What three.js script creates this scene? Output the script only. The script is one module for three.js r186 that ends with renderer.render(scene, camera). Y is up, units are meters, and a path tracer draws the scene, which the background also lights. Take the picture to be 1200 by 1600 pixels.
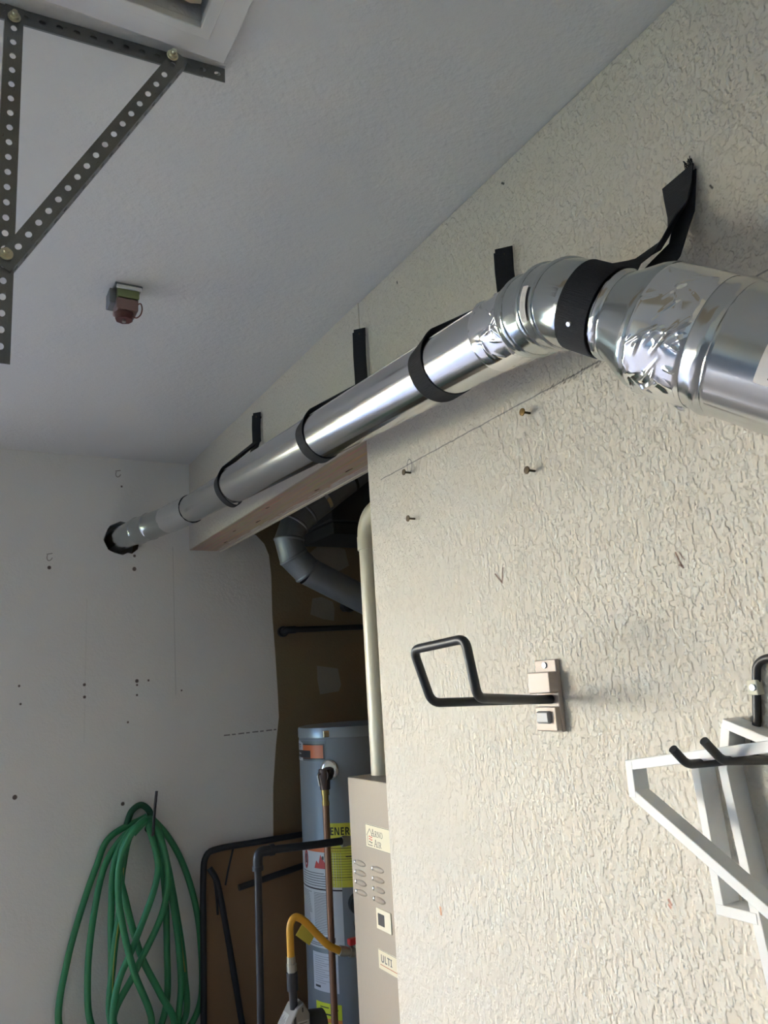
import * as THREE from 'three';
import { Sky } from 'three/addons/objects/Sky.js';
import { RoundedBoxGeometry } from 'three/addons/geometries/RoundedBoxGeometry.js';
import { mergeGeometries, toCreasedNormals } from 'three/addons/utils/BufferGeometryUtils.js';
import { ImprovedNoise } from 'three/addons/math/ImprovedNoise.js';

// ------------------------------------------------------------------ camera, sky, sun, exposure
const EYE = 1.76;                                  // camera height over the garage floor
const scene = new THREE.Scene();
const camera = new THREE.PerspectiveCamera(67.38, 0.75, 0.05, 200);
camera.rotation.order = 'YXZ';
camera.rotation.set(0.21724, -0.53142, -0.0617);
camera.position.set(0, EYE, 0);
const renderer = new THREE.WebGLRenderer({ antialias: true });
renderer.toneMapping = THREE.LinearToneMapping;
renderer.toneMappingExposure = 12.2;
renderer.shadowMap.enabled = true;
const SUN = new THREE.Vector3(0.22, 0.5, 0.8).normalize();
const sky = new Sky(); sky.name = 'sky'; sky.scale.setScalar(400); scene.add(sky);
Object.assign(sky.material.uniforms.turbidity, { value: 8 });
scene.environmentIntensity = 0.5;
sky.material.uniforms.rayleigh.value = 0.9;
sky.material.uniforms.mieCoefficient.value = 0.005;
sky.material.uniforms.mieDirectionalG.value = 0.8;
sky.material.uniforms.sunPosition.value.copy(SUN);
const sun = new THREE.DirectionalLight(new THREE.Color().setRGB(1, 0.83, 0.64), 15);
sun.name = 'sun'; sun.position.copy(SUN).multiplyScalar(30); sun.castShadow = true;
sun.shadow.camera.left = sun.shadow.camera.bottom = -20; sun.shadow.camera.right = sun.shadow.camera.top = 20;
sun.shadow.camera.far = 80; sun.shadow.mapSize.set(2048, 2048);
scene.add(sun);

// ------------------------------------------------------------------ helpers
const P = (x, y, z) => new THREE.Vector3(x, y + EYE, z);       // measured from the camera; y up from the floor
const pts = (l) => l.map((p) => P(...p));
let seed = 7; const rnd = () => ((seed = (seed * 16807) % 2147483647) / 2147483647);
const noise = new ImprovedNoise();
const used = {};
const numbered = (n) => { used[n] = (used[n] ?? -1) + 1; return used[n] ? n + '_' + String(used[n]).padStart(3, '0') : n; };
function shade(m) { m.castShadow = m.receiveShadow = true; return m; }
function thing(name, label, category, at = [0, 0, 0], group) {
  const o = new THREE.Group(); o.name = numbered(name); o.position.set(...at); scene.add(o);
  o.userData = { label, category }; if (group) o.userData.group = group;
  return o;
}
// a mesh whose geometry is given in world coordinates, put under a thing (or its part) at that thing's base
function part(parent, name, geo, mat, label) {
  const m = shade(new THREE.Mesh(geo, mat)); m.name = name; parent.add(m);
  parent.updateWorldMatrix(true, false);
  const w = new THREE.Vector3().setFromMatrixPosition(parent.matrixWorld); geo.translate(-w.x, -w.y, -w.z);
  if (label) m.userData.label = label;
  return m;
}
function struct(name, geo, mat) { const m = shade(new THREE.Mesh(geo, mat)); m.name = name; m.userData = { kind: 'structure' }; scene.add(m); return m; }
function uvWorld(g) {                                          // uv in metres from world position, by the face's main axis
  const n = g.index ? g.toNonIndexed() : g; n.computeVertexNormals();
  const p = n.attributes.position, no = n.attributes.normal, uv = new Float32Array(p.count * 2);
  for (let i = 0; i < p.count; i++) {
    const ax = Math.abs(no.getX(i)), ay = Math.abs(no.getY(i)), az = Math.abs(no.getZ(i));
    const [u, v] = ax > ay && ax > az ? [-p.getZ(i), p.getY(i)] : ay > az ? [p.getX(i), -p.getZ(i)] : [p.getX(i), p.getY(i)];
    uv[2 * i] = u; uv[2 * i + 1] = v;
  }
  n.setAttribute('uv', new THREE.BufferAttribute(uv, 2)); return n;
}
const box = (x0, x1, y0, y1, z0, z1) => uvWorld(new THREE.BoxGeometry(x1 - x0, y1 - y0, z1 - z0).translate((x0 + x1) / 2, (y0 + y1) / 2, (z0 + z1) / 2));
function rbox(x0, x1, y0, y1, z0, z1, r = 0.004, s = 2) {      // y from the camera's level
  return new RoundedBoxGeometry(Math.abs(x1 - x0), Math.abs(y1 - y0), Math.abs(z1 - z0), s, r).translate((x0 + x1) / 2, (y0 + y1) / 2 + EYE, (z0 + z1) / 2);
}
function merge(list) { return mergeGeometries(list.map((g) => { const n = g.index ? g.toNonIndexed() : g; for (const k of Object.keys(n.attributes)) if (!['position', 'normal', 'uv'].includes(k)) n.deleteAttribute(k); return n; })); }
function tube(points, r, o = {}) {
  const c = points.length === 2 ? new THREE.LineCurve3(...points) : new THREE.CatmullRomCurve3(points, false, 'centripetal');
  return capped(new THREE.TubeGeometry(c, o.n ?? points.length * 10, r, o.s ?? 14, false), c, r, o.s ?? 14);
}
function capped(g, c, r, s) {
  const list = [g];
  for (const t of [0, 1]) {
    const q = new THREE.Quaternion().setFromUnitVectors(new THREE.Vector3(0, 0, 1), c.getTangent(t).multiplyScalar(t ? 1 : -1));
    list.push(new THREE.CircleGeometry(r, s).applyQuaternion(q).translate(...c.getPoint(t).toArray()));
  }
  return merge(list);
}
function bent(points, r, rad, o = {}) {                        // straight legs joined by round bends of radius rad
  const path = new THREE.CurvePath(); let last = points[0];
  for (let i = 1; i < points.length - 1; i++) {
    const a = points[i].clone().sub(points[i - 1]).normalize(), b = points[i + 1].clone().sub(points[i]).normalize();
    const p = points[i].clone().addScaledVector(a, -rad), q = points[i].clone().addScaledVector(b, rad);
    path.add(new THREE.LineCurve3(last, p)); path.add(new THREE.QuadraticBezierCurve3(p, points[i], q)); last = q;
  }
  path.add(new THREE.LineCurve3(last, points[points.length - 1]));
  return capped(new THREE.TubeGeometry(path, o.n ?? 90, r, o.s ?? 14, false), path, r, o.s ?? 14);
}
const cyl = (a, b, r, r2 = r, s = 24) => new THREE.CylinderGeometry(r2, r, a.distanceTo(b), s)
  .applyQuaternion(new THREE.Quaternion().setFromUnitVectors(new THREE.Vector3(0, 1, 0), b.clone().sub(a).normalize())).translate(...a.clone().add(b).multiplyScalar(0.5).toArray());
// a round duct: rings = [centre, radius]; each ring stands square to the run (or to a given axis)
function loft(rings, seg = 56, bump) {
  const pos = [], uv = [], idx = []; let run = 0, ref = new THREE.Vector3(1, 0.2, 0.1);
  const C = rings.map((r) => r[0]);
  rings.forEach(([c, r, axis], i) => {
    const d = axis ?? C[Math.min(i + 1, C.length - 1)].clone().sub(C[Math.max(i - 1, 0)]).normalize();
    if (i) run += c.distanceTo(C[i - 1]);
    const e = ref.clone().addScaledVector(d, -ref.dot(d)).normalize(), f = d.clone().cross(e); ref = e;
    for (let k = 0; k <= seg; k++) {
      const a = (k % seg) / seg * Math.PI * 2, dir = e.clone().multiplyScalar(Math.cos(a)).addScaledVector(f, Math.sin(a));
      const p = c.clone().addScaledVector(dir, r + (bump ? bump(a, run, c.clone().addScaledVector(dir, r)) : 0)); pos.push(p.x, p.y, p.z); uv.push(k / seg * 0.45, run);
    }
    if (i) for (let k = 0; k < seg; k++) { const b = i * (seg + 1) + k, a = b - seg - 1; idx.push(a, a + 1, b, b, a + 1, b + 1); }
  });
  const g = new THREE.BufferGeometry(); g.setAttribute('position', new THREE.Float32BufferAttribute(pos, 3)); g.setAttribute('uv', new THREE.Float32BufferAttribute(uv, 2)); g.setIndex(idx);
  return g;
}
function ductRings(list) { const g = toCreasedNormals(loft(list), 0.5); return g; }
// a strip of webbing along points; half = half-width vectors; thickness t
function ribbon(points, half, t) {
  const pos = [], uv = [], idx = []; let run = 0; const n = points.length;
  for (let i = 0; i < n; i++) {
    const tan = points[Math.min(i + 1, n - 1)].clone().sub(points[Math.max(i - 1, 0)]).normalize(), w = half[i];
    const nn = tan.clone().cross(w).normalize().multiplyScalar(t / 2); if (i) run += points[i].distanceTo(points[i - 1]);
    for (const [a, b, u] of [[-1, -1, 0], [1, -1, 0.05], [1, -1, 0.05], [1, 1, 0.052], [1, 1, 0.052], [-1, 1, 0.1], [-1, 1, 0.1], [-1, -1, 0.102]]) {
      const p = points[i].clone().addScaledVector(w, a).addScaledVector(nn, b); pos.push(p.x, p.y, p.z); uv.push(u, run);
    }
    if (i) for (let k = 0; k < 8; k += 2) { const a = (i - 1) * 8 + k, b = i * 8 + k; idx.push(a, a + 1, b, b, a + 1, b + 1); }
  }
  for (const b of [0, (n - 1) * 8]) idx.push(b, b + 2, b + 4, b, b + 4, b + 6);
  const g = new THREE.BufferGeometry(); g.setAttribute('position', new THREE.Float32BufferAttribute(pos, 3)); g.setAttribute('uv', new THREE.Float32BufferAttribute(uv, 2)); g.setIndex(idx); g.computeVertexNormals();
  return g;
}

// ------------------------------------------------------------------ textures
function tex(data, n, srgb) { const t = new THREE.DataTexture(data, n, n); t.magFilter = t.minFilter = THREE.LinearFilter; t.wrapS = t.wrapT = THREE.RepeatWrapping; if (srgb) t.colorSpace = THREE.SRGBColorSpace; t.needsUpdate = true; return t; }
function lattice(n, s) { const a = new Float32Array(n * n); let q = s; for (let i = 0; i < n * n; i++) { q = (q * 16807) % 2147483647; a[i] = q / 2147483647; } return a; }
function field(N, octaves, s) {                                // tileable value noise
  const out = new Float32Array(N * N);
  octaves.forEach(([cx, cy, amp], o) => {
    const n = Math.max(cx, cy), L = lattice(n, s + o * 977);
    for (let y = 0; y < N; y++) for (let x = 0; x < N; x++) {
      const fx = x / N * cx, fy = y / N * cy, ix = Math.floor(fx), iy = Math.floor(fy), u = fx - ix, v = fy - iy, a = u * u * (3 - 2 * u), b = v * v * (3 - 2 * v);
      const g = (i, j) => L[((j + cy) % cy) * n + ((i + cx) % cx)];
      out[y * N + x] += amp * ((g(ix, iy) * (1 - a) + g(ix + 1, iy) * a) * (1 - b) + (g(ix, iy + 1) * (1 - a) + g(ix + 1, iy + 1) * a) * b);
    }
  });
  return out;
}
function grey(N, f, map) { const d = new Uint8Array(N * N * 4); for (let i = 0; i < N * N; i++) { const v = Math.max(0, Math.min(255, map(f[i]) * 255)); d[4 * i] = d[4 * i + 1] = d[4 * i + 2] = v; d[4 * i + 3] = 255; } return tex(d, N); }
const ss = (a, b, x) => { const t = Math.max(0, Math.min(1, (x - a) / (b - a))); return t * t * (3 - 2 * t); };
// trowelled knock-down plaster: flat islands with soft edges over fine stipple; one tile is 0.6 m
const plasterField = field(1024, [[58, 36, 0.42], [110, 70, 0.36], [200, 160, 0.22]], 11);
const plasterBump = grey(1024, plasterField, (v) => 0.55 * ss(0.36, 0.66, v) + 0.45 * v);
const softField = field(512, [[40, 40, 0.5], [90, 90, 0.3], [200, 200, 0.2]], 23);
const softBump = grey(512, softField, (v) => v);
function sized(t, w, h = w, x = 0, y = 0) { const c = t.clone(); c.repeat.set(1 / w, 1 / h); c.offset.set(-x / w, -y / h); c.needsUpdate = true; return c; }
function canvas(w, h, draw, o = {}) {
  const c = document.createElement('canvas'); c.width = w; c.height = h; const x = c.getContext('2d'); draw(x, w, h);
  const t = new THREE.CanvasTexture(c); t.colorSpace = THREE.SRGBColorSpace; return t;
}
const brushed = grey(512, field(512, [[8, 200, 0.5], [30, 256, 0.3], [120, 120, 0.2]], 5), (v) => 0.35 + 0.75 * v);
const spangle = grey(512, field(512, [[14, 14, 0.4], [40, 40, 0.35], [100, 100, 0.25]], 71), (v) => v);

// ------------------------------------------------------------------ materials
const S = (color, roughness = 0.6, metalness = 0, extra = {}) => new THREE.MeshStandardMaterial({ color: new THREE.Color().setRGB(...color), roughness, metalness, ...extra });
const WALL = [0.63, 0.585, 0.505];
const css = (c) => '#' + new THREE.Color().setRGB(...c).getHexString();
const M = {
  galv: S([0.6, 0.61, 0.61], 1, 1, { roughnessMap: sized(grey(512, field(512, [[12, 12, 0.4], [60, 60, 0.35], [160, 160, 0.25]], 91), (v) => 0.15 + 0.08 * v), 0.3), bumpMap: sized(spangle, 0.25), bumpScale: 0.00004 }),
  galvDull: S([0.24, 0.265, 0.3], 0.5, 0.8, { bumpMap: sized(spangle, 0.25), bumpScale: 0.0004 }),
  galvElbow: S([0.5, 0.53, 0.53], 0.18, 1, { bumpMap: sized(spangle, 0.2), bumpScale: 0.00004 }),
  foil: S([0.76, 0.77, 0.78], 0.13, 1),
  webbing: S([0.012, 0.013, 0.018], 0.85, 0, { bumpMap: sized(grey(256, field(256, [[4, 64, 0.6], [64, 64, 0.4]], 3), (v) => v), 0.06), bumpScale: 0.0012 }),
  screw: S([0.62, 0.6, 0.55], 0.3, 1), brass: S([0.45, 0.32, 0.12], 0.3, 1), rust: S([0.1, 0.07, 0.04], 0.6, 0.5),
  angle: S([0.2, 0.205, 0.2], 0.55, 0.75, { roughnessMap: sized(brushed, 0.2), bumpMap: sized(spangle, 0.06), bumpScale: 0.0003 }),
  bolt: S([0.62, 0.58, 0.44], 0.35, 1),
  zinc: S([0.24, 0.28, 0.13], 0.35, 0.7), zincPink: S([0.26, 0.17, 0.15], 0.35, 0.7), steelGrey: S([0.22, 0.23, 0.24], 0.45, 0.8), redCoil: S([0.1, 0.03, 0.026], 0.5), whiteStrip: S([0.75, 0.75, 0.72], 0.6), wire: S([0.25, 0.12, 0.08], 0.5, 0.4),
  blackPaint: S([0.014, 0.014, 0.016], 0.42), blackPipe: S([0.05, 0.05, 0.055], 0.42, 0.5), blackTube: S([0.022, 0.023, 0.028], 0.5),
  nickel: S([0.42, 0.35, 0.3], 0.5, 0.15), whiteMetal: S([0.7, 0.7, 0.69], 0.42), screwBlue: S([0.3, 0.33, 0.37], 0.4, 0.9), anchor: S([0.62, 0.59, 0.47], 0.6),
  pvc: S([0.72, 0.66, 0.5], 0.35), tank: S([0.23, 0.245, 0.255], 0.42, 0.05), tankRim: S([0.32, 0.34, 0.355], 0.35, 0.4), bronzeHead: S([0.2, 0.12, 0.035], 0.45, 0.6), nub: S([0.27, 0.265, 0.27], 0.5, 0.2), chrome: S([0.75, 0.73, 0.68], 0.18, 1),
  copper: S([0.36, 0.2, 0.13], 0.45, 0.8), bronze: S([0.14, 0.1, 0.09], 0.45, 0.8), yellowFlex: S([0.72, 0.36, 0.03], 0.45), red: S([0.65, 0.03, 0.03], 0.45), fitting: S([0.5, 0.47, 0.38], 0.4, 0.8),
  furnace: S([0.34, 0.285, 0.22], 0.5, 0.1, { bumpMap: sized(softBump, 0.3), bumpScale: 0.0003 }), cream: S([0.72, 0.66, 0.5], 0.5), dark: S([0.03, 0.028, 0.026], 0.6),
  plenum: S([0.02, 0.022, 0.024], 0.6), hose: S([0.04, 0.25, 0.1], 0.42), stripe: S([0.35, 0.36, 0.06], 0.5), board: S([0.3, 0.185, 0.1], 0.75),
  hook: S([0.05, 0.045, 0.05], 0.5, 0.4), gasBox: S([0.42, 0.4, 0.36], 0.5, 0.2),
  ceiling: S([0.68, 0.675, 0.66], 0.9, 0, { bumpMap: sized(softBump, 0.5), bumpScale: 0.0016 }),
  wallPlain: S(WALL, 0.85, 0, { bumpMap: sized(plasterBump, 0.6), bumpScale: 0.003 }),
  drywall: S([0.24, 0.18, 0.105], 0.9), trimPaint: S([0.7, 0.69, 0.67], 0.6), hatchBoard: S([0.5, 0.42, 0.3], 0.85),
  floor: S([0.36, 0.355, 0.34], 0.75, 0, { bumpMap: sized(softBump, 0.8), bumpScale: 0.002 }),
  driveway: S([0.32, 0.315, 0.31], 0.9), lawn: S([0.13, 0.15, 0.045], 0.95), siding: S([0.5, 0.46, 0.4], 0.8), roofing: S([0.12, 0.11, 0.1], 0.9),
};
M.webbing.side = M.galv.side = M.galvElbow.side = M.foil.side = M.galvDull.side = THREE.DoubleSide;

// ------------------------------------------------------------------ the room shell
const XW = 1.165, ZB = -4.1, CEIL = 1.25, JAMB = -2.07, HDR = 0.764;
// right wall: cream trowelled plaster with a pencil line and scuffs
function wallMap(x, w, h) {                                    // covers z -2.10..-0.40, y -0.70..1.25 (from the camera's level)
  const px = (z, y) => [(-0.4 - z) / 1.7, 1 - (y + 0.7) / 1.95].map((v, i) => v * (i ? h : w));
  x.fillStyle = css(WALL); x.fillRect(0, 0, w, h);
  const line = (l, c, lw) => { x.strokeStyle = c; x.lineWidth = lw; x.beginPath(); l.forEach((p, i) => x[i ? 'lineTo' : 'moveTo'](...px(...p))); x.stroke(); };
  const pencil = []; for (let i = 0; i <= 60; i++) { const z = -1.99 + i / 60 * 1.4; pencil.push([z, 0.612 + (z + 1.99) * 0.014 + (rnd() - 0.5) * 0.002]); }
  line(pencil, 'rgba(70,68,75,0.6)', 1.5);
  for (let i = 0; i < 60; i++) { const z = -1.25 + rnd() * 0.2, y = 0.62 + (rnd() - 0.5) * 0.012; line([[z, y], [z + 0.006, y + 0.004]], 'rgba(60,55,55,0.4)', 1.2); }
  x.strokeStyle = 'rgba(90,88,90,0.7)'; x.lineWidth = 1.5; x.beginPath(); x.ellipse(...px(-1.819, 0.609), 8, 12, 0, 0, 7); x.stroke();
  line([[-1.47, 0.24], [-1.445, 0.215], [-1.437, 0.25]], 'rgba(95,70,60,0.85)', 2.5);
  line([[-0.938, 0.2], [-0.931, 0.18], [-0.925, 0.168]], 'rgba(95,65,55,0.8)', 2); line([[-0.93, 0.198], [-0.92, 0.182]], 'rgba(95,65,55,0.6)', 1.3); line([[-0.935, 0.176], [-0.927, 0.172]], 'rgba(95,65,55,0.6)', 2.5);
  line([[-1.06, -0.411], [-1.054, -0.421]], 'rgba(165,110,95,0.7)', 3); line([[-1.062, -0.42], [-1.056, -0.426]], 'rgba(165,90,75,0.6)', 2.5); line([[-1.82, -0.575], [-1.818, -0.595]], 'rgba(190,120,80,0.7)', 5);
  line([[-1.33, -0.02], [-1.327, -0.05]], 'rgba(120,110,100,0.4)', 2);
  line([[-1.30, 1.205], [-1.29, 1.195]], 'rgba(50,50,50,0.8)', 3); line([[-1.818, 1.2], [-1.815, 1.19]], 'rgba(50,50,50,0.8)', 3); line([[-0.75, 0.84], [-0.745, 0.83]], 'rgba(60,55,55,0.8)', 2);
}
const wallColor = canvas(1024, 1176, wallMap); wallColor.wrapS = wallColor.wrapT = THREE.ClampToEdgeWrapping;
wallColor.repeat.set(1 / 1.7, 1 / 1.95); wallColor.offset.set(-0.4 / 1.7, -(EYE - 0.7) / 1.95);
const wallMat = S([1, 1, 1], 0.85, 0, { map: wallColor, bumpMap: sized(plasterBump, 0.6), bumpScale: 0.003 });
struct('floor', box(-5.75, 2.75, -0.15, 0, -4.25, 2.75), M.floor);
const wr = uvWorld(new RoundedBoxGeometry(0.18, CEIL + EYE, 2.6 - JAMB, 3, 0.006).translate(XW + 0.09, (CEIL + EYE) / 2, (2.6 + JAMB) / 2));
struct('wall_right', wr, wallMat);
const header = struct('wall_header', box(XW, XW + 0.18, HDR + EYE + 0.004, CEIL + EYE, ZB, JAMB), wallMat);
const soffitMap = canvas(512, 128, (x, w, h) => {
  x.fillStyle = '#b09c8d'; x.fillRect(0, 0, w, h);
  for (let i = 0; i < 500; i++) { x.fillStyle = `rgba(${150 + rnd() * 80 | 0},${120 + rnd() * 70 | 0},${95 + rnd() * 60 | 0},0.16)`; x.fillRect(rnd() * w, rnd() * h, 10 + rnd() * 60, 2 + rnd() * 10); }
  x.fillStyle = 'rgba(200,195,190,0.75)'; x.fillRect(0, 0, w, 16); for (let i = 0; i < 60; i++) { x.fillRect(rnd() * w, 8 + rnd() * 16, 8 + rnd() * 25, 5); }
  for (const [u, v, l] of [[0.15, 0.35, 14], [0.3, 0.3, 10], [0.47, 0.75, 8], [0.6, 0.4, 14], [0.86, 0.3, 12], [0.72, 0.6, 8]]) { x.fillStyle = 'rgba(70,45,35,0.85)'; x.fillRect(u * w, v * h, l, 4); x.fillRect(u * w + 4, v * h + 3, l * 0.6, 3); }
});
const soffitGeo = new THREE.PlaneGeometry(JAMB - ZB, 0.176).rotateX(Math.PI / 2).rotateY(Math.PI / 2);
part(header, 'soffit_board', new THREE.BoxGeometry(JAMB - ZB - 0.002, 0.17, 0.004).rotateX(Math.PI / 2).rotateY(Math.PI / 2).translate(XW + 0.087, HDR + EYE + 0.002, (JAMB + ZB) / 2), S([1, 1, 1], 0.85, 0, { map: soffitMap }));
part(header, 'corner_bead', box(XW + 0.168, XW + 0.183, HDR + EYE - 0.004, HDR + EYE + 0.03, ZB, JAMB), S([0.6, 0.55, 0.46], 0.6));
// back wall with the garage door opening at its left, paint over most of it and bare drywall in the alcove
const backShape = new THREE.Shape([[-5.75, 0], [-4.9, 0], [-4.9, 2.29], [-0.02, 2.29], [-0.02, 0], [2.75, 0], [2.75, 3.01], [-5.75, 3.01]].map((p) => new THREE.Vector2(...p)));
const hole = new THREE.Path(); { const l = [[0.716, 0.805], [0.735, 0.862], [0.748, 0.882], [0.80, 0.908], [0.85, 0.898], [0.895, 0.862], [0.898, 0.80], [0.89, 0.76], [0.86, 0.735], [0.84, 0.742], [0.815, 0.726], [0.775, 0.738], [0.742, 0.752]].map(([a, b]) => new THREE.Vector2(a, b + EYE)); hole.setFromPoints(l); hole.closePath(); }
backShape.holes.push(hole);
function backMap(x, w, h) {                                    // covers x 0..2.6, y -1.6..1.25
  const px = (a, b) => [a / 2.6 * w, (1 - (b + EYE) / (CEIL + EYE)) * h], W2 = [0.8, 0.785, 0.75];
  x.fillStyle = css([0.24, 0.18, 0.105]); x.fillRect(0, 0, w, h);
  for (let i = 0; i < 260; i++) { x.fillStyle = `rgba(${110 + rnd() * 70 | 0},${90 + rnd() * 50 | 0},60,0.05)`; x.beginPath(); x.ellipse(...px(1.5 + rnd() * 1.1, -1.6 + rnd() * 2.8), 10 + rnd() * 60, 10 + rnd() * 50, rnd() * 3, 0, 7); x.fill(); }
  x.fillStyle = css([0.33, 0.29, 0.23]); for (const q of [[[1.872, 0.408], [1.95, 0.38], [2.023, 0.369], [2.03, 0.44], [2.02, 0.482], [1.95, 0.51], [1.888, 0.501]], [[1.9, 0.114], [2.033, 0.092], [2.05, 0], [2.035, -0.037], [1.912, -0.048], [1.9, 0.03]], [[1.80, 0.70], [1.97, 0.84], [2.12, 0.80], [2.14, 0.70], [1.98, 0.62]]]) { x.beginPath(); q.forEach((p, i) => x[i ? 'lineTo' : 'moveTo'](...px(...p))); x.fill(); }
  x.fillStyle = css(W2); x.beginPath(); x.moveTo(0, 0);
  x.lineTo(...px(1.36, 1.25)); x.lineTo(...px(1.40, 0.9)); [[1.474, 0.884], [1.55, 0.865], [1.60, 0.815], [1.626, 0.75], [1.637, 0.629], [1.636, 0.41], [1.647, 0.196], [1.655, -0.015], [1.658, -0.153], [1.636, -0.3], [1.63, -0.354], [1.613, -0.517], [1.607, -0.711], [1.60, -1.2], [1.61, -EYE]].forEach((p) => x.lineTo(...px(...p)));
  x.lineTo(0, h); x.fill();
  x.strokeStyle = 'rgba(90,85,80,0.16)'; x.lineWidth = 2; x.beginPath(); x.moveTo(...px(1.075, 0.78)); x.lineTo(...px(1.09, 0.0)); x.stroke();
  x.strokeStyle = 'rgba(90,85,80,0.07)'; x.beginPath(); x.moveTo(...px(0.642, 0.5)); x.lineTo(...px(0.645, -0.2)); x.stroke();
  x.strokeStyle = 'rgba(70,65,65,0.7)'; x.lineWidth = 2.5; x.setLineDash([16, 5, 10, 7]); x.beginPath(); x.moveTo(...px(1.344, -0.226)); x.lineTo(...px(1.64, -0.219)); x.stroke(); x.setLineDash([]);
  x.fillStyle = 'rgba(60,45,40,0.8)';
  for (const [a, b, r] of [[0.462, 0.654, 5], [0.874, 0.655, 6], [0.874, 0.725, 4], [0.64, 0.075, 4], [0.642, 0.016, 4], [0.892, 0.08, 5], [0.893, 0.06, 3], [0.893, 0.01, 3], [0.348, 0.085, 3], [0.357, 0.001, 3], [0.349, -0.416, 6], [0.83, -0.504, 5], [0.804, 1.097, 3], [0.95, 0.08, 3], [0.85, -0.12, 3], [1.12, 0.02, 2.5]]) { x.beginPath(); x.arc(...px(a, b), r * 0.8, 0, 7); x.fill(); }
  x.strokeStyle = 'rgba(80,70,65,0.7)'; x.lineWidth = 3; for (const [a, b] of [[0.786, 1.167], [0.463, 0.709]]) { x.beginPath(); x.lineWidth = 1.5; x.ellipse(...px(a, b), 6, 9, 0.3, 0, 3.4); x.stroke(); x.beginPath(); x.moveTo(...px(a - 0.015, b + 0.012)); x.lineTo(...px(a + 0.012, b + 0.018)); x.stroke(); }
}
const backColor = canvas(1248, 1368, backMap); backColor.wrapS = backColor.wrapT = THREE.ClampToEdgeWrapping; backColor.repeat.set(1 / 2.6, 1 / (CEIL + EYE));
struct('wall_back', new THREE.ExtrudeGeometry(backShape, { depth: 0.15, bevelEnabled: false }).translate(0, 0, ZB - 0.15), S([1, 1, 1], 0.85, 0, { map: backColor, bumpMap: sized(softBump, 0.4), bumpScale: 0.0012 }));
struct('wall_left', box(-5.75, -5.6, 0, 3.01, ZB, 2.75), M.wallPlain);
struct('wall_rear', box(-5.6, 2.6, 0, 3.01, 2.6, 2.75), M.wallPlain);
struct('wall_alcove', box(2.6, 2.75, 0, 3.01, ZB, 2.75), M.drywall);
struct('wall_alcove_end', box(XW + 0.18, 2.6, 0, 3.01, -1.65, -1.55), M.drywall);
// ceiling slab with the attic hatch cut out
const HX = 0.373, HZ = -1.207;
const ceilShape = new THREE.Shape([[-5.75, -2.75], [2.75, -2.75], [2.75, 4.25], [-5.75, 4.25]].map((p) => new THREE.Vector2(...p)));
ceilShape.holes.push(new THREE.Path([[HX - 0.56, 0.4], [HX - 0.56, -HZ], [HX, -HZ], [HX, 0.4]].map((p) => new THREE.Vector2(...p))));
struct('ceiling', new THREE.ExtrudeGeometry(ceilShape, { depth: 0.15, bevelEnabled: false }).rotateX(-Math.PI / 2).translate(0, CEIL + EYE, 0), M.ceiling);
function frameTrim(grow0, grow1, y0, y1) {
  const r = (g) => [[HX - 0.56 - g, 0.4 - g], [HX + g, 0.4 - g], [HX + g, -HZ + g], [HX - 0.56 - g, -HZ + g]].map((p) => new THREE.Vector2(...p));
  const s = new THREE.Shape(r(grow1)); s.holes.push(new THREE.Path(r(grow0).reverse()));
  return new THREE.ExtrudeGeometry(s, { depth: y1 - y0, bevelEnabled: true, bevelSize: 0.002, bevelThickness: 0.002, bevelSegments: 2 }).rotateX(-Math.PI / 2).translate(0, y0 + EYE, 0);
}
const hatch = thing('attic_hatch', 'white moulded attic hatch frame around a gap with a beige board in the ceiling', 'hatch', [HX - 0.28, CEIL + EYE, -0.8]);
part(hatch, 'outer_trim', frameTrim(0.02, 0.063, CEIL - 0.011, CEIL - 0.001), M.trimPaint);
part(hatch, 'inner_trim', frameTrim(-0.001, 0.017, CEIL - 0.014, CEIL - 0.001), M.trimPaint);
{
  const n = 30, sh = new THREE.Shape(); sh.moveTo(HX - 0.55, 0.41); sh.lineTo(HX - 0.012, 0.41); sh.lineTo(HX - 0.012, -HZ - 0.03);
  for (let i = 0; i <= n; i++) sh.lineTo(HX - 0.012 - i / n * 0.53, -HZ - 0.024 - rnd() * 0.01 - (i % 5 === 0 ? 0.008 : 0));
  part(hatch, 'hatch_board', new THREE.ExtrudeGeometry(sh, { depth: 0.02, bevelEnabled: false }).rotateX(-Math.PI / 2).translate(0, CEIL + EYE + 0.008, 0), M.hatchBoard);
  part(hatch, 'hatch_back', box(HX - 0.56, HX, CEIL + EYE + 0.1, CEIL + EYE + 0.12, HZ, -0.4), M.drywall);
}
// house volume over the garage and the ground outside
struct('roof', merge([box(-6.2, 3.2, 3.17, 3.37, -4.9, 3.2), box(-6.2, 3.2, 3.37, 4.4, -4.4, 3.2)]), M.roofing);
struct('driveway', box(-8, 3, -0.2, -0.02, -11, -4.25), M.driveway);
struct('street', box(-60, 60, -0.25, -0.04, -24, -15), S([0.35, 0.33, 0.3], 0.9));
struct('neighbour_house', merge([box(-35, -19, 0, 7, -34, -24), box(-36, -18, 7, 7.4, -35, -23.4)]), S([0.8, 0.74, 0.62], 0.85));
struct('wall_sheathing', box(-0.02, 2.75, 0, 3.01, -4.3, -4.27), M.siding);
struct('ground', box(-60, 60, -0.5, -0.05, -60, 40), M.lawn);

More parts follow.
